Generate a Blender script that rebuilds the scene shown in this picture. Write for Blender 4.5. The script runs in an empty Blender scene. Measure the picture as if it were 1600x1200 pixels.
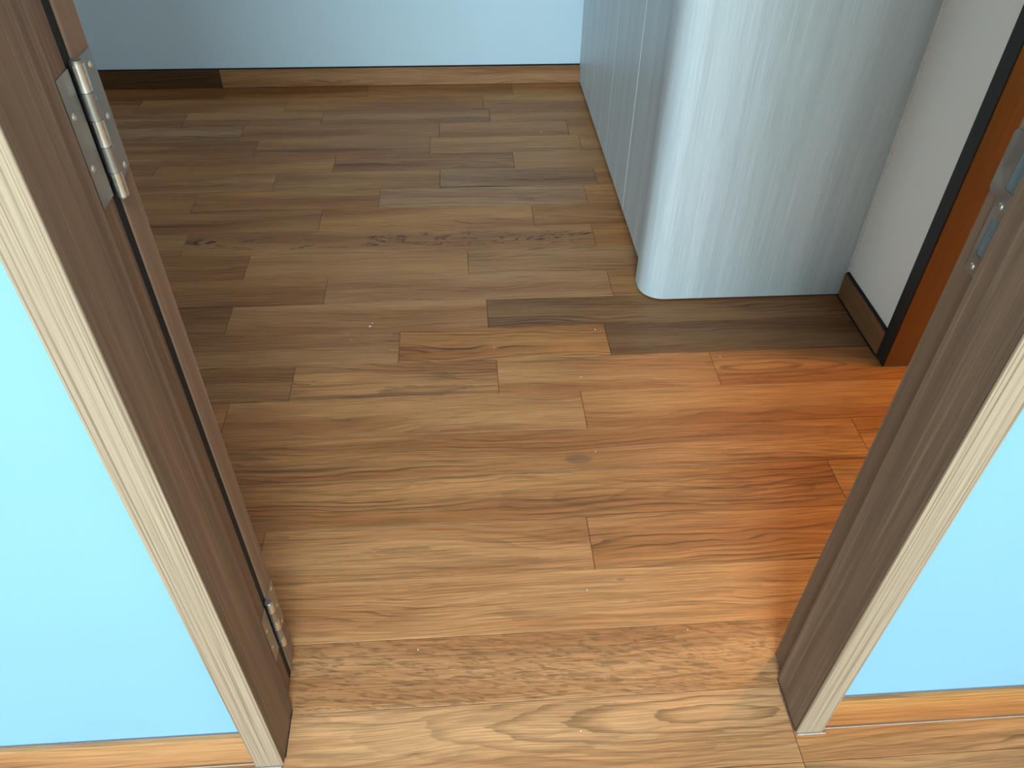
import bpy, bmesh, math, random
from mathutils import Matrix, Vector, noise

S = bpy.context.scene
COL = S.collection
random.seed(7)

# ------------------------------------------------------------------ camera
CAM = (-0.099, -0.5179, 1.2437)
PITCH, YAW, ROLL, F_PX = -42.307, 4.3617, 0.856, 1231.09
a, b, c = map(math.radians, (PITCH, YAW, ROLL))
fw = Vector((math.sin(b)*math.cos(a), math.cos(b)*math.cos(a), math.sin(a)))
rt = Vector((math.cos(b), -math.sin(b), 0)); up = rt.cross(fw)
r2 = rt*math.cos(c) + up*math.sin(c); u2 = -rt*math.sin(c) + up*math.cos(c)
cam_data = bpy.data.cameras.new('camera')
cam_data.sensor_fit = 'HORIZONTAL'; cam_data.sensor_width = 36
cam_data.lens = F_PX/1600*36; cam_data.clip_start = 0.02
cam = bpy.data.objects.new('camera', cam_data); COL.objects.link(cam)
m = Matrix.Identity(4)
for i in range(3):
    m[i][0], m[i][1], m[i][2], m[i][3] = r2[i], u2[i], -fw[i], CAM[i]
cam.matrix_world = m
S.camera = cam

# ------------------------------------------------------------------ world, lights, exposure
S.view_settings.view_transform = 'Standard'
S.view_settings.look = 'None'
S.view_settings.gamma = 1.0
S.view_settings.use_curve_mapping = False
S.view_settings.exposure = 0.42
S.cycles.max_bounces = 6
S.cycles.diffuse_bounces = 4
S.cycles.glossy_bounces = 3
S.cycles.caustics_reflective = False
S.cycles.caustics_refractive = False

world = bpy.data.worlds.new('world'); S.world = world; world.use_nodes = True
bg = world.node_tree.nodes['Background']
bg.inputs[0].default_value = (0.62, 0.80, 1.0, 1); bg.inputs[1].default_value = 0.5

def area_light(name, loc, target, sx, sy, power, color):
    l = bpy.data.lights.new(name, 'AREA'); l.shape = 'RECTANGLE'; l.size = sx; l.size_y = sy
    l.energy = power; l.color = color
    o = bpy.data.objects.new(name, l); COL.objects.link(o); o.location = loc
    o.rotation_euler = (Vector(target)-Vector(loc)).to_track_quat('-Z', 'Y').to_euler()
    return o
# daylight entering through the hall window behind the photographer
area_light('hall_window_daylight', (-0.5, -5.0, 1.40), (-0.5, 0, 1.40), 3.2, 1.9, 245, (0.70, 0.92, 1.0))
# cool ceiling panel in the hall, above and behind the photographer
area_light('hall_ceiling_panel', (0.05, -1.55, 2.53), (0.05, -1.40, 0), 0.9, 0.9, 46, (0.74, 0.94, 1.0))
# daylight from the room's own window in its left wall, out of view
area_light('room_window_daylight', (-3.57, 1.40, 0.95), (0, 1.40, 0.9), 1.5, 1.1, 10.5, (0.90, 0.97, 1.0))
# warm lamp in the side room on the right
lamp = bpy.data.lights.new('side_room_lamp', 'POINT'); lamp.energy = 46; lamp.color = (1.0, 0.50, 0.13)
lamp.shadow_soft_size = 0.035
lo = bpy.data.objects.new('side_room_lamp', lamp); COL.objects.link(lo); lo.location = (1.155, 0.80, 2.475)

# ------------------------------------------------------------------ node helpers
class NT:
    def __init__(self, name):
        self.mat = bpy.data.materials.new(name); self.mat.use_nodes = True
        self.t = self.mat.node_tree; self.n = self.t.nodes; self.l = self.t.links
        self.bsdf = self.n['Principled BSDF']
    def node(self, typ, **kw):
        nd = self.n.new(typ)
        for k, v in kw.items(): setattr(nd, k, v)
        return nd
    def put(self, sock, v):
        if isinstance(v, bpy.types.NodeSocket): self.l.new(v, sock)
        else: sock.default_value = v
    def math(self, op, a, b=0.0, c=None, clamp=False):
        nd = self.node('ShaderNodeMath', operation=op, use_clamp=clamp)
        self.put(nd.inputs[0], a); self.put(nd.inputs[1], b)
        if c is not None: self.put(nd.inputs[2], c)
        return nd.outputs[0]
    def vmul(self, v, s):
        nd = self.node('ShaderNodeVectorMath', operation='MULTIPLY')
        self.put(nd.inputs[0], v); self.put(nd.inputs[1], s); return nd.outputs[0]
    def vadd(self, v, s):
        nd = self.node('ShaderNodeVectorMath', operation='ADD')
        self.put(nd.inputs[0], v); self.put(nd.inputs[1], s); return nd.outputs[0]
    def comb(self, x, y, z):
        nd = self.node('ShaderNodeCombineXYZ')
        for i, v in enumerate((x, y, z)): self.put(nd.inputs[i], v)
        return nd.outputs[0]
    def noise(self, vec, scale=1.0, detail=3.0, rough=0.5, dist=0.0):
        nd = self.node('ShaderNodeTexNoise')
        self.put(nd.inputs['Vector'], vec); nd.inputs['Scale'].default_value = scale
        nd.inputs['Detail'].default_value = detail; nd.inputs['Roughness'].default_value = rough
        nd.inputs['Distortion'].default_value = dist
        return nd.outputs['Fac']
    def rng(self, v, a, b, c=0.0, d=1.0):
        nd = self.node('ShaderNodeMapRange', interpolation_type='SMOOTHSTEP')
        self.put(nd.inputs[0], v)
        for i, q in enumerate((a, b, c, d)): self.put(nd.inputs[i+1], q)
        return nd.outputs[0]
    def mix(self, f, a, b, mode='MIX'):
        nd = self.node('ShaderNodeMix', data_type='RGBA', blend_type=mode)
        self.put(nd.inputs[0], f)
        for s, v in ((nd.inputs[6], a), (nd.inputs[7], b)):
            if isinstance(v, bpy.types.NodeSocket): self.l.new(v, s)
            else: s.default_value = (*v, 1) if len(v) == 3 else v
        return nd.outputs[2]
    def attr(self, name, out='Fac'):
        nd = self.node('ShaderNodeAttribute', attribute_type='OBJECT', attribute_name=name)
        return nd.outputs[out]
    def obj(self):
        return self.node('ShaderNodeTexCoord').outputs['Object']
    def bump(self, h, strength, dist=0.001):
        nd = self.node('ShaderNodeBump'); nd.inputs['Strength'].default_value = strength
        nd.inputs['Distance'].default_value = dist; self.l.new(h, nd.inputs['Height'])
        self.l.new(nd.outputs[0], self.bsdf.inputs['Normal'])
    def done(self, color, rough=0.5, spec=0.5, metal=0.0):
        self.put(self.bsdf.inputs['Base Color'], color if isinstance(color, bpy.types.NodeSocket) else (*color, 1))
        self.put(self.bsdf.inputs['Roughness'], rough)
        self.bsdf.inputs['Specular IOR Level'].default_value = spec
        self.bsdf.inputs['Metallic'].default_value = metal
        return self.mat

def teak(name='teak_plank', use=()):
    """long grain along local x; every plank sets seed, tone, warm, figure, streak, wavy, swirl, knot"""
    t = NT(name)
    o = t.obj(); seed = t.attr('seed'); tone = t.attr('tone'); warm = t.attr('warm')
    fig = t.attr('figure'); stk = t.attr('streak'); wav = t.attr('wavy'); swl = t.attr('swirl')
    sx = t.node('ShaderNodeSeparateXYZ'); t.l.new(o, sx.inputs[0])
    x = sx.outputs[0]; y = t.math('ADD', sx.outputs[1], sx.outputs[2])
    off = t.comb(t.math('MULTIPLY', seed, 3.7), t.math('MULTIPLY', seed, 11.3), seed)
    def P(a_, b_): return t.vadd(t.comb(t.math('MULTIPLY', x, a_), t.math('MULTIPLY', y, b_), 0.0), off)
    # gentle bending of the grain
    bend = t.noise(P(2.2, 5.0), 1.0, 2.0, 0.5)
    yb = t.math('ADD', y, t.math('MULTIPLY', t.math('SUBTRACT', bend, 0.5), 0.05))
    def Q(a_, b_): return t.vadd(t.comb(t.math('MULTIPLY', x, a_), t.math('MULTIPLY', yb, b_), 0.0), off)
    broad = t.noise(Q(1.0, 14.0), 1.0, 2.0, 0.5)
    streak = t.noise(Q(2.4, 115.0), 1.0, 5.0, 0.62)
    dark = t.noise(Q(0.9, 34.0), 1.0, 2.0, 0.5)
    fine = t.noise(Q(9.0, 420.0), 1.0, 3.0, 0.6)
    # cathedral figure: contour lines of a stretched noise field
    field = t.noise(P(0.8, 10.0), 1.0, 1.0, 0.4, 0.12)
    jit = t.math('MULTIPLY', t.math('SUBTRACT', t.noise(P(30.0, 160.0), 1.0, 2.0), 0.5), 0.45)
    cont = t.math('FRACT', t.math('ADD', t.math('MULTIPLY', field, 13.0), jit))
    line = t.math('MULTIPLY', t.math('POWER', t.rng(cont, 0.10, 0.95), 5.0), t.rng(cont, 1.0, 0.96))
    lf = t.math('MULTIPLY', line, fig)
    if 'oval' in use:
        # nested ovals (flat-sawn heart) round a centre given per plank
        cv = t.node('ShaderNodeAttribute', attribute_type='OBJECT', attribute_name='oval').outputs['Vector']
        cs = t.node('ShaderNodeSeparateXYZ'); t.l.new(cv, cs.inputs[0])
        ox = t.math('MULTIPLY', t.math('SUBTRACT', x, cs.outputs[0]), 0.13)
        oy = t.math('SUBTRACT', y, cs.outputs[1])
        od = t.math('SQRT', t.math('ADD', t.math('MULTIPLY', ox, ox), t.math('MULTIPLY', oy, oy)))
        wob = t.math('MULTIPLY', t.math('SUBTRACT', t.noise(P(7.0, 30.0), 1.0, 3.0, 0.55), 0.5), 1.5)
        oc = t.math('FRACT', t.math('ADD', t.math('MULTIPLY', od, 68.0), wob))
        ol = t.math('MULTIPLY', t.math('POWER', t.rng(oc, 0.05, 0.92), 4.0), t.rng(oc, 1.0, 0.94))
        ol = t.math('MULTIPLY', t.math('MULTIPLY', ol, cs.outputs[2]), t.rng(od, 0.10, 0.02, 0.0, 1.0))
    # long thin growth lines
    lc = t.math('FRACT', t.math('ADD', t.math('MULTIPLY', yb, 70.0), t.math('MULTIPLY', t.noise(P(2.6, 12.0), 1.0, 3.0, 0.5), 5.0)))
    ll = t.math('MULTIPLY', t.math('POWER', t.rng(lc, 0.05, 0.93), 6.0), t.rng(lc, 1.0, 0.95))
    ll = t.math('MULTIPLY', ll, t.rng(t.noise(P(1.6, 26.0), 1.0, 2.0), 0.42, 0.62))
    if 'wavy' in use:
        # wavy ripple figure
        rip = t.noise(t.vadd(t.comb(t.math('MULTIPLY', x, 26.0), t.math('ADD', t.math('MULTIPLY', y, 150.0), t.math('MULTIPLY', x, 20.0)), 0.0), off), 1.0, 3.0, 0.55, 1.1)
        ripl = t.math('MULTIPLY', t.rng(rip, 0.44, 0.66), wav)
    if 'swirl' in use:
        # dark worm-like swirls
        sw = t.noise(P(7.0, 30.0), 1.0, 3.0, 0.6, 0.7)
        swd = t.math('ABSOLUTE', t.math('SUBTRACT', sw, 0.55))
        mask = t.rng(t.math('ABSOLUTE', t.math('ADD', y, 0.004)), 0.052, 0.018)
        gate = t.rng(t.noise(P(5.0, 9.0), 1.0, 1.0), 0.36, 0.50)
        swl_f = t.math('MULTIPLY', t.math('MULTIPLY', t.math('MULTIPLY', t.rng(swd, 0.030, 0.004), mask), gate), swl)
    if 'knot' in use:
        # knot
        kv = t.node('ShaderNodeAttribute', attribute_type='OBJECT', attribute_name='knot').outputs['Vector']
        ks = t.node('ShaderNodeSeparateXYZ'); t.l.new(kv, ks.inputs[0])
        dx = t.math('MULTIPLY', t.math('SUBTRACT', x, ks.outputs[0]), 0.45)
        dy = t.math('SUBTRACT', y, ks.outputs[1])
        dist = t.math('SQRT', t.math('ADD', t.math('MULTIPLY', dx, dx), t.math('MULTIPLY', dy, dy)))
        dist = t.math('ADD', dist, t.math('MULTIPLY', t.math('SUBTRACT', t.noise(P(60, 160)), 0.5), 0.006))
        kn = t.math('MULTIPLY', t.rng(dist, t.math('ADD', ks.outputs[2], 0.0005), t.math('MULTIPLY', ks.outputs[2], 0.5)),
                    t.math('GREATER_THAN', ks.outputs[2], 0.0001))
    pale = t.mix(warm, (0.580, 0.312, 0.148), (0.590, 0.254, 0.074))
    mid = t.mix(warm, (0.420, 0.186, 0.076), (0.430, 0.152, 0.043))
    deep = (0.080, 0.036, 0.018)
    col = t.mix(t.rng(broad, 0.32, 0.68), pale, mid)
    col = t.mix(t.math('MULTIPLY', t.rng(streak, 0.50, 0.75), t.math('MULTIPLY', stk, 0.8)), col, (0.185, 0.088, 0.040))
    col = t.mix(t.math('MULTIPLY', t.rng(dark, 0.60, 0.76), stk), col, deep)
    col = t.mix(t.math('MULTIPLY', lf, 0.62), col, (0.150, 0.072, 0.034))
    col = t.mix(t.math('MULTIPLY', t.math('MULTIPLY', ll, t.math('ADD', stk, 0.25)), 0.75), col, (0.135, 0.060, 0.028))
    if 'oval' in use: col = t.mix(t.math('MULTIPLY', ol, 0.62), col, (0.165, 0.080, 0.038))
    if 'wavy' in use: col = t.mix(t.math('MULTIPLY', ripl, 0.62), col, (0.175, 0.086, 0.040))
    if 'swirl' in use: col = t.mix(swl_f, col, (0.085, 0.030, 0.014))
    if 'knot' in use: col = t.mix(t.math('MULTIPLY', kn, 0.45), col, (0.120, 0.085, 0.065))
    fv = t.rng(fine, 0.3, 0.7, 0.72, 1.16)
    col = t.mix(1.0, col, t.comb(fv, fv, fv), 'MULTIPLY')
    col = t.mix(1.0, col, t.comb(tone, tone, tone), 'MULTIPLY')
    t.bump(t.math('SUBTRACT', t.math('ADD', fine, t.math('MULTIPLY', streak, 0.6)), t.math('MULTIPLY', lf, 0.4)), 0.10, 0.0006)
    rough = t.rng(t.noise(P(3.0, 20.0), 1.0, 2.0), 0.3, 0.7, 0.34, 0.44)
    return t.done(col, rough, 0.3)

def laminate(name, c_lo, c_hi, c_line, fine=230.0, rough=0.5, bands=26.0, line_amt=0.6, bump=0.15, spec=0.4, lo=0.50, hi=0.72):
    """vertical-grain laminate (grain along z)"""
    t = NT(name); o = t.obj()
    n1 = t.noise(t.vmul(o, (bands, bands, 0.5)), 1.0, 3.0, 0.55)
    n2 = t.noise(t.vmul(o, (fine, fine, 2.2)), 1.0, 3.0, 0.6)
    n3 = t.noise(t.vmul(o, (fine*3, fine*3, 9.0)), 1.0, 2.0, 0.6)
    col = t.mix(t.rng(n1, 0.3, 0.7), c_lo, c_hi)
    col = t.mix(t.math('MULTIPLY', t.rng(n2, lo, hi), line_amt), col, c_line)
    v = t.rng(n3, 0.3, 0.7, 0.90, 1.08)
    col = t.mix(1.0, col, t.comb(v, v, v), 'MULTIPLY')
    t.bump(t.math('ADD', n2, t.math('MULTIPLY', n3, 0.5)), bump, 0.0006)
    return t.done(col, rough, spec)

def paint(name, col, rough=0.6):
    t = NT(name); o = t.obj()
    n = t.noise(o, 260.0, 3.0, 0.6); g = t.noise(o, 2.5, 2.0)
    v = t.rng(g, 0.3, 0.7, 0.985, 1.015)
    c_ = t.mix(1.0, col, t.comb(v, v, v), 'MULTIPLY')
    t.bump(n, 0.06, 0.0004)
    return t.done(c_, rough, 0.3)

def metal(name, col, rough):
    t = NT(name); o = t.obj()
    n = t.noise(o, 40.0, 2.0)
    return t.done(col, t.rng(n, 0.3, 0.7, rough-0.06, rough+0.08), 0.5, 1.0)

def plain(name, col, rough=0.6):
    t = NT(name); n = t.noise(t.obj(), 180.0, 3.0)
    v = t.rng(n, 0.3, 0.7, 0.92, 1.06)
    return t.done(t.mix(1.0, col, t.comb(v, v, v), 'MULTIPLY'), rough, 0.3)

M = {
 'teak': teak(),
 'teak_wavy': teak('teak_wavy_figure', ('wavy',)), 'teak_swirl': teak('teak_swirl_figure', ('swirl',)),
 'teak_oval': teak('teak_oval_figure', ('oval',)), 'teak_knot': teak('teak_knotty', ('knot',)),
 'door_leaf': laminate('brightened_frame_laminate', (0.205, 0.130, 0.090), (0.270, 0.176, 0.120), (0.360, 0.255, 0.178), 210, 0.55, 30, 0.62, 0.2, 0.2),  # same laminate as the frame, colour brightened where little light arrives
 'frame': laminate('frame_laminate', (0.150, 0.095, 0.066), (0.212, 0.138, 0.094), (0.310, 0.218, 0.150), 210, 0.55, 30, 0.62, 0.2, 0.2),
 'casing': laminate('pale_casing_laminate', (0.390, 0.290, 0.204), (0.420, 0.314, 0.222), (0.165, 0.110, 0.068), 480, 0.5, 40, 0.75, 0.2, 0.3, 0.42, 0.66),
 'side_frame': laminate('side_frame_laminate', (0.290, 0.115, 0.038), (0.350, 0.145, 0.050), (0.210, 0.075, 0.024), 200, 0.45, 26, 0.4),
 'cabinet': laminate('cabinet_laminate', (0.500, 0.575, 0.610), (0.610, 0.700, 0.745), (0.710, 0.800, 0.850), 330, 0.40, 15, 0.5, 0.12),
 'wall_front': paint('pale_blue_paint', (0.232, 0.432, 0.57)),
 'wall_far': paint('soft_blue_paint', (0.68, 0.87, 0.98)),
 'wall_white': paint('off_white_paint', (0.93, 0.93, 0.90)),
 'wall_cream': paint('warm_white_paint', (0.80, 0.70, 0.56)),
 'ceiling': paint('ceiling_paint', (0.82, 0.82, 0.80)),
 'dark_facing': laminate('dark_facing', (0.013, 0.011, 0.010), (0.018, 0.015, 0.013), (0.026, 0.022, 0.018), 220, 0.5, 30, 0.4),
 'steel': metal('satin_steel', (0.42, 0.41, 0.385), 0.45),
 'bright_steel': metal('polished_steel', (0.78, 0.82, 0.82), 0.30),
 'screw': metal('screw_zinc', (0.78, 0.77, 0.74), 0.3),
 'pocket': plain('recess_plastic', (0.16, 0.22, 0.25), 0.5),
 'black': plain('black_joint', (0.012, 0.012, 0.013), 0.7),
 'grey_joint': plain('grey_joint', (0.16, 0.17, 0.21), 0.7),
 'sealant': plain('white_sealant', (0.40, 0.37, 0.35), 0.5),
 'pale_edge': plain('pale_edge_band', (0.82, 0.86, 0.86), 0.4),
 'underlay': plain('brown_underlay', (0.36, 0.20, 0.095), 0.7),
 'screed': plain('screed', (0.05, 0.035, 0.025), 0.9),
 'fleck': plain('paint_fleck', (0.85, 0.84, 0.82), 0.6),
 'glass': plain('window_frame_white', (0.8, 0.82, 0.84), 0.4),
}

# ------------------------------------------------------------------ mesh helpers
def bm_box(bm, x0, x1, y0, y1, z0, z1):
    v = [bm.verts.new(p) for p in ((x0,y0,z0),(x1,y0,z0),(x1,y1,z0),(x0,y1,z0),(x0,y0,z1),(x1,y0,z1),(x1,y1,z1),(x0,y1,z1))]
    for f in ((3,2,1,0),(4,5,6,7),(0,1,5,4),(1,2,6,5),(2,3,7,6),(3,0,4,7)): bm.faces.new([v[i] for i in f])
def bm_prism(bm, pts, z0, z1):
    """pts counter-clockwise in xy"""
    lo_ = [bm.verts.new((x, y, z0)) for x, y in pts]; hi = [bm.verts.new((x, y, z1)) for x, y in pts]
    n = len(pts); bm.faces.new(lo_[::-1]); bm.faces.new(hi)
    for i in range(n): bm.faces.new((lo_[i], lo_[(i+1) % n], hi[(i+1) % n], hi[i]))
def bm_cyl(bm, c0, axis, r, h, n=16, r2=None):
    """cylinder from c0 along axis ('x' or 'z') for length h"""
    r2 = r if r2 is None else r2
    A, B = [], []
    for i in range(n):
        q = 2*math.pi*i/n; cs, sn = math.cos(q), math.sin(q)
        if axis == 'z':
            A.append(bm.verts.new((c0[0]+r*cs, c0[1]+r*sn, c0[2]))); B.append(bm.verts.new((c0[0]+r2*cs, c0[1]+r2*sn, c0[2]+h)))
        else:
            A.append(bm.verts.new((c0[0], c0[1]+r*cs, c0[2]+r*sn))); B.append(bm.verts.new((c0[0]+h, c0[1]+r2*cs, c0[2]+r2*sn)))
    bm.faces.new(A[::-1]); bm.faces.new(B)
    for i in range(n): bm.faces.new((A[i], A[(i+1) % n], B[(i+1) % n], B[i]))
def bevel(bm, w, seg=2):
    bmesh.ops.bevel(bm, geom=bm.edges[:], offset=w, segments=seg, profile=0.5, affect='EDGES')
def link(name, bm, mat, parent=None, origin=None, smooth=False):
    bmesh.ops.recalc_face_normals(bm, faces=bm.faces[:])
    if origin: bmesh.ops.translate(bm, vec=[-q for q in origin], verts=bm.verts[:])
    me = bpy.data.meshes.new(name); bm.to_mesh(me); bm.free(); me.materials.append(M[mat])
    if smooth:
        for p in me.polygons: p.use_smooth = True
        try: me.set_sharp_from_angle(angle=math.radians(35))
        except Exception: pass
    o = bpy.data.objects.new(name, me); COL.objects.link(o)
    if origin: o.location = origin
    if parent:
        o.parent = parent
        o.location = Vector(origin or (0, 0, 0)) - PW(parent)
    return o
def PW(o):
    v = Vector(o.location); p = o.parent
    while p: v += p.location; p = p.parent
    return v
def tag(o, label, cat, kind=None, group=None):
    o['label'] = label; o['category'] = cat
    if kind: o['kind'] = kind
    if group: o['group'] = group
    return o
def empty(name, loc):
    o = bpy.data.objects.new(name, None); COL.objects.link(o); o.location = loc; return o
def boxes(name, lst, mat, parent=None, bev=0.0, origin=None, smooth=False):
    bm = bmesh.new()
    for q in lst: bm_box(bm, *q)
    if bev: bevel(bm, bev)
    return link(name, bm, mat, parent, origin, smooth)

# ------------------------------------------------------------------ dimensions (metres)
HW = 0.40                      # half the clear opening
D1, D2, RB, CW = 0.094, 0.1375, 0.009, 0.042
YFAR, XR, H = 2.651, 0.915, 2.55
FZ = 2.10                      # head of the openings
YS = 0.857                     # far jamb face of the side doorway

# ------------------------------------------------------------------ floor: base and planks
floor = boxes('floor', [(-4.0, 4.2, -5.2, 2.80, -0.06, -0.014)], 'underlay')
tag(floor, 'teak plank floor running from the hall through the doorway into the room', 'floor', 'structure')
PITCH_Y, Y0 = 0.1225, 0.2015
ROWS = {
 -6: [-0.6, 0.1, 0.9], -5: [-0.95, -0.3, 0.45], -4: [-0.7, -0.05, 0.6, 1.1], -3: [-0.95, -0.402, 0.397, 1.0],
 -2: [-0.402, 0.397, 1.1], -1: [-0.75, 0.85], 0: [-0.62, 0.60], 1: [-0.50, 0.126, 0.72], 2: [-0.60, 0.66],
 3: [-0.66, 0.76], 4: [-0.64, 0.162, 0.95], 5: [-1.0, -0.508, -0.027, 0.497, 1.05], 6: [-0.80, -0.264, 0.255],
 7: [-0.702, -0.041], 8: [-1.05, -0.47, 0.30], 9: [-0.70, -0.085, 0.50], 10: [-0.90, 0.29], 11: [-1.1, -0.525, 0.12],
 12: [-0.926, -0.355, 0.30], 13: [-1.25, -0.70, -0.165, 0.35], 14: [-1.1, -0.52, 0.085], 15: [-0.80, -0.20, 0.33],
 16: [-1.4, -0.872, -0.168, 0.30], 17: [-1.1, -0.60, 0.02], 18: [-1.3, -0.75, 0.0], 19: [-1.0, -0.45, 0.12],
}
# per plank look: tone, warm, figure, streak, wavy, swirl, (seed)
LOOK = {
 (-2, 1): dict(tone=1.22, warm=.0, figure=.35, streak=.25, seed=3.1, oval=(.27, .022, 1.0)),
 (-2, 2): dict(tone=1.00, warm=.55, figure=.3, streak=.5, knot=(-0.27, 0.055, .012)),
 (-1, 1): dict(tone=1.14, warm=.1, figure=.1, streak=.15, wavy=1.0),
 (0, 1): dict(tone=1.12, warm=.30, figure=.35, streak=.5, seed=6.3, knot=(0.18, 0.036, .004)),
 (1, 1): dict(tone=1.10, warm=.30, figure=.45, streak=.25, seed=2.2),
 (1, 2): dict(tone=1.08, warm=.45, figure=.25, streak=.75, seed=8.5),
 (2, 1): dict(tone=1.00, warm=.50, figure=.35, streak=.75, seed=4.4, oval=(.36, -.012, .6)),
 (3, 1): dict(tone=1.00, warm=.50, figure=.4, streak=.55, seed=9.4, knot=(0.08, -.03, .017)),
 (4, 1): dict(tone=1.05, warm=.40, figure=.25, streak=.25),
 (4, 2): dict(tone=.96, warm=.60, figure=.15, streak=.2),
 (5, 1): dict(tone=.80, warm=.45, figure=.25, streak=.7),
 (5, 2): dict(tone=1.02, warm=.40, figure=.7, streak=.5, seed=5.5),
 (5, 3): dict(tone=1.04, warm=.50, figure=.1, streak=.3),
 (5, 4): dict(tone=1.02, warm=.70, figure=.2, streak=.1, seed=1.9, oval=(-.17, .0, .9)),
 (6, 1): dict(tone=.92, warm=.30, figure=.45, streak=.4, knot=(0.26, .05, .008)),
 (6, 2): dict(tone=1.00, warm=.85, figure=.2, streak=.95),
 (6, 3): dict(tone=.46, warm=.15, figure=.1, streak=.4),  # tone lowered mostly to paint in the shade before the wardrobe
 (7, 0): dict(tone=.76, warm=.55, figure=.1, streak=.4),
 (7, 1): dict(tone=1.00, warm=.25, figure=.1, streak=.2),
 (7, 2): dict(tone=.62, warm=.35, figure=.3, streak=1.0),  # darkened in colour, mostly for the shadow by the wardrobe foot
 (8, 1): dict(tone=.92, warm=.60, figure=.1, streak=.5),
 (8, 2): dict(tone=1.00, warm=.15, figure=.25, streak=.25),
 (9, 1): dict(tone=.98, warm=.50, figure=.05, streak=.15),
 (9, 2): dict(tone=.90, warm=.35, figure=.1, streak=1.0),
 (10, 1): dict(tone=.96, warm=.50, figure=.1, streak=.2, swirl=1.0, seed=2.7),
 (12, 2): dict(tone=1.02, warm=.10, figure=.9, streak=.3, seed=7.1),
 (12, 0): dict(tone=1.0, warm=.75, figure=.1, streak=.3),
 (13, 1): dict(tone=1.02, warm=.55, figure=.4, streak=.3),
 (13, 3): dict(tone=.85, warm=.3, figure=.1, streak=1.0),
 (16, 1): dict(tone=.92, warm=.15, figure=.1, streak=.9),
 (19, 0): dict(tone=.66, warm=1.0, figure=.0, streak=.7), (19, 1): dict(tone=.70, warm=1.0, figure=.0, streak=.6),
}
GAP = 0.0004
for row, joints in ROWS.items():
    y0 = Y0 + PITCH_Y*row; y1 = y0 + PITCH_Y
    if row >= 6: xe = 0.913
    elif row >= 0: xe = 1.42
    else: xe = 1.42
    xs = [-1.62] + joints + [xe]
    xs = sorted(set(q for q in xs if -1.62 <= q <= xe))
    for k in range(len(xs)-1):
        x0, x1 = xs[k], xs[k+1]
        if x1 - x0 < 0.02: continue
        bm = bmesh.new()
        bm_box(bm, x0+GAP, x1-GAP, y0+GAP, y1-GAP, -0.014, 0.0)
        bmesh.ops.bevel(bm, geom=[e for e in bm.edges if all(v.co.z > -0.001 for v in e.verts)], offset=0.0006, segments=1, affect='EDGES')
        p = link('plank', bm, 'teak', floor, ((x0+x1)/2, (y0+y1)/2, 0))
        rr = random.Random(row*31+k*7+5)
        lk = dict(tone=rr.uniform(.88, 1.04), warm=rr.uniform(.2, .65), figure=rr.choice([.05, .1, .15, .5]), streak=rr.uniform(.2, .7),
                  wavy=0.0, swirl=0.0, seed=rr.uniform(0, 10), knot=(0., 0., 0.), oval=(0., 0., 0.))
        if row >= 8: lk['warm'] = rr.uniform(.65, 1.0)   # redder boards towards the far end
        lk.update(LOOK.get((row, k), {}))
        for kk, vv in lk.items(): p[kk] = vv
        var = 'wavy' if lk['wavy'] else 'swirl' if lk['swirl'] else 'oval' if lk['oval'][2] else 'knot' if lk['knot'][2] else None
        if var: p.data.materials[0] = M['teak_'+var]

# ------------------------------------------------------------------ room shell
FT = FZ + 0.042
wall = boxes('wall_front', [(-4.0, -HW-CW, .018, .128, 0, H), (HW+CW, 4.2, .018, .128, 0, H), (-HW-CW, HW+CW, .018, .128, FT, H)], 'wall_front')
tag(wall, 'pale blue painted wall on both sides of the doorway', 'wall', 'structure')
wf = boxes('wall_far', [(-3.6, XR+0.1, YFAR, YFAR+.1, 0, H)], 'wall_far')
tag(wf, 'soft blue wall at the far end of the room', 'wall', 'structure')
wr = boxes('wall_right', [(XR, XR+.10, YS+.04, YFAR, 0, H), (XR, XR+.10, .134, YS+.04, FT, H)], 'wall_white')
tag(wr, 'off-white wall strip between the wardrobe and the side doorway', 'wall', 'structure')
wl = boxes('wall_left', [(-3.7, -3.6, .128, YFAR+.1, 0, H)], 'wall_white')
tag(wl, 'plain white wall along the left of the room', 'wall', 'structure')
whl = boxes('wall_hall_left', [(-4.1, -4.0, -5.2, .128, 0, H)], 'wall_white')
tag(whl, 'plain white wall along the left of the hall', 'wall', 'structure')
whr = boxes('wall_hall_right', [(4.2, 4.3, -5.2, .128, 0, H)], 'wall_white')
tag(whr, 'plain white wall along the right of the hall', 'wall', 'structure')
# side room behind the right wall
wsf = boxes('wall_side_far', [(XR+.10, 2.5, 1.45, 1.55, 0, H)], 'wall_cream')
tag(wsf, 'warm white far wall inside the side room', 'wall', 'structure')
wsr = boxes('wall_side_right', [(2.5, 2.6, .128, 1.55, 0, H)], 'wall_cream')
tag(wsr, 'warm white outer wall right of the side room', 'wall', 'structure')
wb = boxes('wall_back', [(-4.0, -2.1, -5.2, -5.1, 0, H), (1.1, 4.2, -5.2, -5.1, 0, H), (-2.1, 1.1, -5.2, -5.1, 0, .50), (-2.1, 1.1, -5.2, -5.1, 2.40, H)], 'wall_white')
tag(wb, 'white hall wall with the window behind the photographer', 'wall', 'structure')
ce = boxes('ceiling', [(-4.1, 4.3, -5.2, YFAR+.1, H, H+.08)], 'ceiling')
tag(ce, 'flat white ceiling over hall and room', 'ceiling', 'structure')
wd = boxes('window_1', [(-2.1, -2.05, -5.17, -5.12, .50, 2.40), (1.05, 1.1, -5.17, -5.12, .50, 2.40), (-2.05, 1.05, -5.17, -5.12, .50, .55), (-2.05, 1.05, -5.17, -5.12, 2.35, 2.40), (-.52, -.48, -5.17, -5.12, .55, 2.35)], 'glass')
tag(wd, 'white framed hall window behind the photographer', 'window', 'structure')

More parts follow.
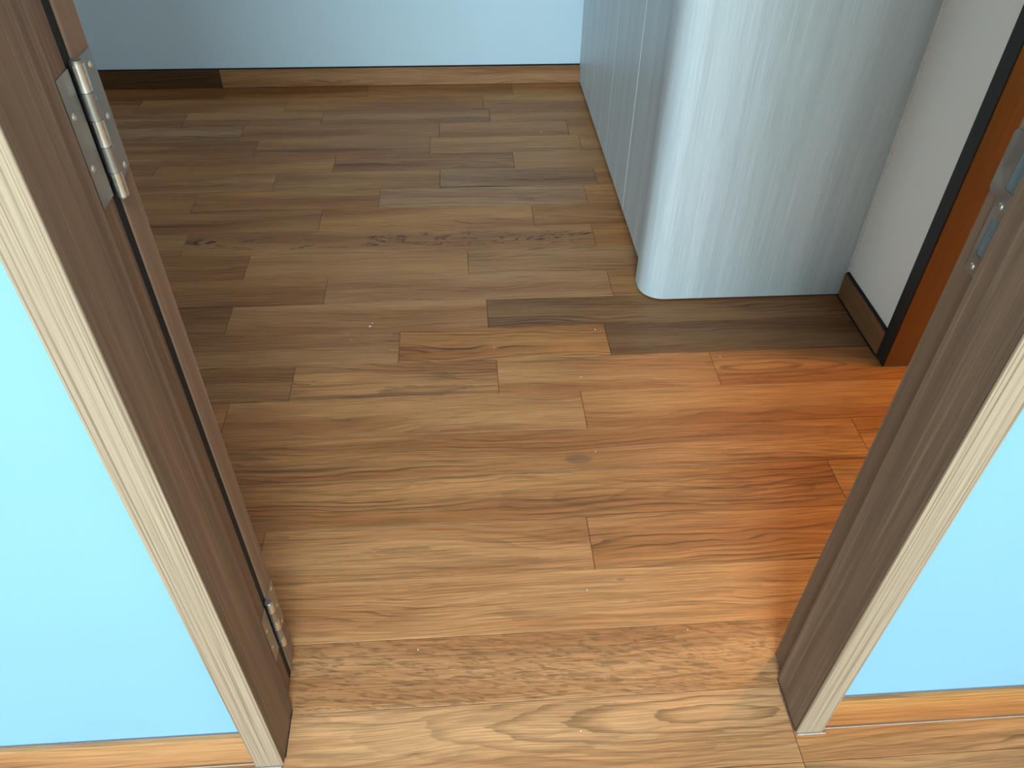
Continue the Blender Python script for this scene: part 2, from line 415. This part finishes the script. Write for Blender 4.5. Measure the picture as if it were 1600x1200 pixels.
# ------------------------------------------------------------------ baseboards
def baseboard(name, box, line, label, board=None, jm='black'):
    o = boxes(name, [box], 'teak', None, 0.0012, ((box[0]+box[1])/2, (box[2]+box[3])/2, (box[4]+box[5])/2))
    lk = dict(tone=1.0, warm=.6, figure=.1, streak=.4, wavy=0., swirl=0., seed=4.2, knot=(0., 0., 0.)); lk.update(board or {})
    for k, v in lk.items(): o[k] = v
    tag(o, label, 'baseboard', 'structure')
    boxes('top_joint', [line], jm, o, 0, ((line[0]+line[1])/2, (line[2]+line[3])/2, (line[4]+line[5])/2))
    return o
HB = 0.083
bl = baseboard('baseboard_front_left', (-3.99, -HW-CW-.0005, .008, .018, 0.001, HB), (-3.99, -HW-CW-.001, .0158, .018, HB, HB+.0012), 'honey teak baseboard under the left blue wall', dict(warm=.15, tone=1.0), 'grey_joint')
br = baseboard('baseboard_front_right', (HW+CW+.0005, 4.19, .008, .018, 0.001, HB), (HW+CW+.001, 4.19, .0158, .018, HB, HB+.0012), 'orange teak baseboard under the right blue wall', dict(warm=.9, tone=.92), 'grey_joint')
XC = 0.395
bf = baseboard('baseboard_far', (-1.02, XC, YFAR-.012, YFAR, 0.001, .070), (-3.59, XC, YFAR-.006, YFAR, .070, .0735), 'brown teak baseboard along the far blue wall', dict(warm=.0, tone=.82, seed=1.3))
bdk = boxes('board', [(-3.59, -1.0205, YFAR-.012, YFAR, .001, .070)], 'teak', bf, .0012, (-2.3, YFAR-.006, .035))
for k, v in dict(tone=.24, warm=.1, figure=.1, streak=.6, wavy=0., swirl=0., seed=5.1, knot=(0., 0., 0.)).items(): bdk[k] = v
bdk['label'] = 'nearly black board'
# right wall baseboard: grain runs along y, so the board is modelled along x and turned
bm = bmesh.new(); LB = 1.152-(YS+.04)-.002
bm_box(bm, -LB/2, LB/2, -.005, .005, -.0355, .0355); bevel(bm, .001)
brr = link('baseboard_right', bm, 'teak'); brr.location = (XR-.0055, YS+.041+LB/2, .0365); brr.rotation_euler = (0, 0, math.pi/2)
for k, v in dict(tone=.46, warm=.3, figure=.1, streak=.6, wavy=0., swirl=0., seed=6.6, knot=(0., 0., 0.)).items(): brr[k] = v
tag(brr, 'short dark baseboard between the wardrobe and the side doorway', 'baseboard', 'structure')
bm = bmesh.new(); bm_box(bm, -LB/2, LB/2, -.005, .001, .0355, .0400)
tj = link('top_joint', bm, 'black'); tj.parent = brr
bm = bmesh.new(); bm_box(bm, -LB/2, LB/2, .0052, .0085, -.0362, -.0335)
tj = link('floor_joint', bm, 'black'); tj.parent = brr

# ------------------------------------------------------------------ main door frame
def frame_side(s):
    pts = [(HW, .0041), (HW+CW, .0041), (HW+CW, D2), (HW+RB, D2), (HW+RB, D1), (HW, D1)]
    if s < 0: pts = [(-x, y) for x, y in pts][::-1]
    return pts
def jamb(parent, s, nm):
    bm = bmesh.new(); bm_prism(bm, frame_side(s), 0.0008, FT)
    bmesh.ops.bevel(bm, geom=[e for e in bm.edges if abs(e.verts[0].co.z-e.verts[1].co.z) > 1], offset=.0012, segments=2, affect='EDGES')
    return link(nm, bm, 'frame', parent, (s*(HW+CW/2), D2/2, 0))
fr = empty('trim_1', (0, D2/2, 0))
tag(fr, 'brown wood-grain door frame around the doorway in the foreground', 'door frame', 'structure')
jl = jamb(fr, -1, 'jamb'); jr = jamb(fr, 1, 'jamb')
for s_ in (-1, 1):
    x_a, x_b = sorted((s_*HW, s_*(HW+CW)))
    boxes('casing', [(x_a, x_b, 0, .0040, .0008, FT)], 'casing', fr, .0008, (s_*(HW+CW/2), 0, 0))['label'] = 'pale oak-grain front edge'
# black strip added to keep the gap between hinge jamb and open door dark
boxes('gap_strip', [(-.440, -.4100, D2+.0005, .1520, .0008, FZ-.03)], 'black', fr, .0004, (-.425, .145, 0))
boxes('head', [(-HW, HW, 0, D1, FZ, FT), (-HW, HW, D1, D2, FZ+RB, FT)], 'frame', fr, 0, (0, D2/2, FZ))
# sealant beads at the foot of the frame
def bead(name, parent, p0, p1, r, mat='sealant', seed=0):
    bm = bmesh.new(); p0, p1 = Vector(p0), Vector(p1); n = 26; d = (p1-p0).normalized()
    s = d.cross(Vector((0, 0, 1))).normalized(); rings = []
    for i in range(n+1):
        t_ = i/n; cpt = p0.lerp(p1, t_); q = r*(0.75+0.6*abs(noise.noise(Vector((t_*9+seed, seed, 0.3)))))
        rings.append([bm.verts.new(cpt + s*(q*math.cos(g)) + Vector((0, 0, 1))*(q*0.8*math.sin(g))) for g in [math.pi*k/5 for k in range(6)]])
    for A, B in zip(rings, rings[1:]):
        for k in range(5): bm.faces.new((A[k], A[k+1], B[k+1], B[k]))
        bm.faces.new((A[5], A[0], B[0], B[5]))
    bm.faces.new(rings[0]); bm.faces.new(rings[-1][::-1])
    return link(name, bm, mat, parent, tuple(p0), True)
bead('sealant_bead', fr, (HW+.001, -.0015, .0003), (HW+CW+.004, -.0015, .0003), .0018, seed=1)
bead('sealant_bead', fr, (-HW-CW, -.0015, .0003), (-HW-.003, -.0015, .0003), .0016, seed=2)
bead('sealant_bead', fr, (-HW+.0010, .012, .0003), (-HW+.0010, D1-.006, .0003), .0011, 'screed', seed=5)
bead('sealant_bead', fr, (HW-.0010, .004, .0003), (HW-.0010, D1-.002, .0003), .0012, 'screed', seed=6)
bead('sealant_bead', br, (HW+CW+.004, .0055, .0003), (1.6, .0055, .0003), .0012, seed=3)
bead('sealant_bead', bl, (-1.6, .0055, .0003), (-HW-CW-.001, .0055, .0003), .0012, seed=4)

# strike plate on the rebate of the right jamb
xp = HW+RB
def plate_with_holes(x0, x1):
    bm = bmesh.new(); ya, yb, yt = .0985, .1205, .1372
    # body strips round the two holes
    bm_box(bm, x0, x1, ya, yb, .798, .819); bm_box(bm, x0, x1, ya, .1035, .819, .859); bm_box(bm, x0, x1, .1140, yb, .819, .859)
    bm_box(bm, x0, x1, ya, yb, .859, .889); bm_box(bm, x0, x1, ya, .1010, .889, .927); bm_box(bm, x0, x1, .1160, yb, .889, .927)
    bm_box(bm, x0, x1, ya, yb, .927, .975)
    # rounded lip towards the room
    r = .006; z0, z1 = .877, .940
    pts = [(yb, z0)]
    for i in range(6):
        q = -math.pi/2 + i*math.pi/10; pts.append((yt-r+r*math.cos(q), z0+r+r*math.sin(q)))
    for i in range(6):
        q = i*math.pi/10; pts.append((yt-r+r*math.cos(q), z1-r+r*math.sin(q)))
    pts.append((yb, z1))
    A = [bm.verts.new((x0, y, z)) for y, z in pts]; B = [bm.verts.new((x1, y, z)) for y, z in pts]
    bm.faces.new(A); bm.faces.new(B[::-1]); n = len(pts)
    for i in range(n): bm.faces.new((A[i], B[i], B[(i+1) % n], A[(i+1) % n]))
    return bm
sp = link('strike_plate', plate_with_holes(xp-.0014, xp-.0001), 'steel', fr, (xp, .11, .88))
sp['label'] = 'satin steel strike plate with two bolt holes'
boxes('bolt_pocket', [(xp-.0006, xp-.0001, .1035, .1140, .819, .859)], 'pocket', sp, 0, (xp, .109, .84))
boxes('latch_pocket', [(xp-.0006, xp-.0001, .1010, .1160, .889, .927)], 'pocket', sp, 0, (xp, .109, .91))
def screw(parent, x, y, z, s, r=.0034):
    bm = bmesh.new(); bm_cyl(bm, (x, y, z), 'x', r, s*.0012, 14, r*.62)
    o = link('screw', bm, 'screw', parent, (x, y, z), True)
    return o
for z in (.8065, .873, .955): screw(sp, xp-.0014, .1105, z, -1)

# ------------------------------------------------------------------ door leaf folded back against the room wall, with hinges
door = empty('door_1', (-.409, .171, 0))
tag(door, 'brown wood-grain door swung fully open behind the left jamb', 'door', 'structure')
XD = -.4085
boxes('leaf', [(-1.19, XD, .1525, .1905, .008, 2.085)], 'door_leaf', door, .0012, (XD, .171, 0))
def hinge(zc, lab):
    hl = .118; z0, z1 = zc-hl/2, zc+hl/2
    # plate let into the edge of the door (lower far corner cut off)
    bm = bmesh.new(); pts = [(.1475, z0+.004), (.166, z0+.004), (.1885, z0+.008), (.1885, z1-.002), (.1475, z1-.002)]
    x0, x1 = XD-.0004, XD+.0009
    A = [bm.verts.new((x0, y, z)) for y, z in pts]; B = [bm.verts.new((x1, y, z)) for y, z in pts]
    bm.faces.new(A); bm.faces.new(B[::-1])
    for i in range(5): bm.faces.new((A[i], B[i], B[(i+1) % 5], A[(i+1) % 5]))
    h = link('hinge', bm, 'steel', door, (XD, .168, zc)); h['label'] = lab
    xj = -HW-RB
    boxes('jamb_plate', [(xj-.0001, xj+.0009, .1115, .1375, z0+.004, z1-.002)], 'steel', h, 0, (xj, .124, zc))
    # knuckles of the barrel
    xb, yb, rb = XD+.0050, .1452, .0058; seg = hl/5
    for k in range(5):
        bm = bmesh.new(); bm_cyl(bm, (xb, yb, z0+k*seg+.0004), 'z', rb, seg-.0008, 20)
        link('knuckle', bm, 'bright_steel' if k % 2 == 0 else 'steel', h, (xb, yb, z0+k*seg), True)
    bm = bmesh.new(); bm_cyl(bm, (xb, yb, z0-.0015), 'z', rb*.8, hl+.0035, 16)
    link('pin', bm, 'steel', h, (xb, yb, z0), True)
    for y, dz in ((.178, .045), (.165, .022), (.178, 0), (.165, -.022), (.178, -.046)): screw(h, XD+.0009, y, zc+dz, 1)
    for y, dz in ((.1185, .025), (.1185, -.020)): screw(h, xj+.0009, y, zc+dz, 1)
hinge(.946, 'upper steel butt hinge'); hinge(.162, 'lower steel butt hinge')

# ------------------------------------------------------------------ side door frame in the right wall
sf = empty('trim_2', (XR, (YS+.176)/2, 0))
tag(sf, 'dark brown frame of the side doorway in the right wall', 'door frame', 'structure')
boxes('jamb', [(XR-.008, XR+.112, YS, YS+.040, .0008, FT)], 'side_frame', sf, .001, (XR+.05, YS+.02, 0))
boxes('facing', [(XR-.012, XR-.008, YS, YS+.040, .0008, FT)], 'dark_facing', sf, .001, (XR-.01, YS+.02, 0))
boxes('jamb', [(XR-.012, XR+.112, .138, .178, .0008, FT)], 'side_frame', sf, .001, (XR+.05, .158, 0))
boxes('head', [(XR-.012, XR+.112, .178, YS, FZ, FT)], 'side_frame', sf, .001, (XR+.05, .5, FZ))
bead('sealant_bead', sf, (XR-.010, YS-.0012, .0002), (XR+.11, YS-.0012, .0002), .0012, seed=8)

# ------------------------------------------------------------------ wardrobe with rounded end panel
YC = 1.1525
wrd = empty('wardrobe', (.65, 1.9, 0))
tag(wrd, 'tall pale grey wood-grain wardrobe with a rounded front corner against the right wall', 'wardrobe')
HT = 2.35
r = .062; xl = .370
arc = [(xl+r+r*math.cos(q), YC+r+r*math.sin(q)) for q in [math.pi*1.5 - i*(math.pi/2)/14 for i in range(15)]]
pts = [(XR-.0015, YC)] + arc + [(xl, YC+.092), (xl+.004, YC+.096), (XR-.0015, YC+.096)]
bm = bmesh.new(); bm_prism(bm, pts[::-1], .0045, HT)
link('end_panel', bm, 'cabinet', wrd, (.65, YC, 0), True)
arc2 = [(xl+.004+r+r*math.cos(q)-.0, YC+.004+r+r*math.sin(q)) for q in [math.pi*1.5 - i*(math.pi/2)/14 for i in range(15)]]
bm = bmesh.new(); bm_prism(bm, ([(XR-.0015, YC+.003)] + arc2 + [(xl+.004, YC+.09), (XR-.0015, YC+.09)])[::-1], .0003, .0045)
link('foot_strip', bm, 'black', wrd, (.65, YC, 0))
boxes('body', [(XC+.021, XR-.0015, YC+.097, YFAR-.001, .030, HT)], 'cabinet', wrd, 0, (.65, 1.95, 0))
boxes('plinth', [(XC+.045, XR-.0015, YC+.097, YFAR-.001, .0004, .0295)], 'black', wrd, 0, (.65, 1.95, 0))
ys = [YC+.099, 1.607, 1.955, 2.305, YFAR-.003]
for k in range(4):
    y0, y1 = ys[k], ys[k+1]
    d_ = boxes('door', [(XC, XC+.020, y0+.001, y1-.001, .012, HT-.002)], 'cabinet', wrd, .0008, (XC+.01, (y0+y1)/2, 0))
    w = .0042 if k == 0 else .0016
    boxes('edge_strip', [(XC-.0006 if k == 0 else XC-.0002, XC+.019, y1-.001, y1-.001+w*.9 if k else y1+.0009, .012, HT-.002)], 'pale_edge', d_, 0, (XC+.01, y1, 0))
boxes('sealant_bead', [(XR-.0075, XR-.0004, YC-.0034, YC-.0001, .0770, 2.3)], 'pale_edge', wrd, 0, (XR-.002, YC, 0))

# ------------------------------------------------------------------ tiny flecks left on the floor
FLECKS = [(-.341, 1.081, .006), (-.336, 1.094, .004), (.230, 1.038, .004), (-.395, 1.052, .003), (-.385, 1.03, .0025), (.105, .300-.02, .003),
          (.17, .86, .003), (.52, .915, .003), (-.2, .18, .003), (.06, .025, .003), (.27, .19, .0025), (-.03, .98, .0025), (.17, .62, .003), (.20, 2.19, .005)]
bm = bmesh.new()
vs = [bm.verts.new(p_) for p_ in ((-.5, -.2, 0), (.3, -.35, 0), (.55, .15, 0), (-.1, .4, 0), (-.4, -.15, .22), (.25, -.25, .3), (.4, .1, .25), (-.1, .3, .32))]
for f in ((3,2,1,0),(4,5,6,7),(0,1,5,4),(1,2,6,5),(2,3,7,6),(3,0,4,7)): bm.faces.new([vs[i] for i in f])
me = bpy.data.meshes.new('paint_fleck'); bm.to_mesh(me); bm.free(); me.materials.append(M['fleck'])
for i, (x, y, s) in enumerate(FLECKS):
    o = bpy.data.objects.new('paint_fleck', me); COL.objects.link(o)
    o.location = (x, y, 0.0); o.scale = (s, s, s); o.rotation_euler = (0, 0, i*1.7)
    tag(o, 'tiny white paint fleck lying on the teak floor', 'fleck', None, 'paint flecks on the floor')
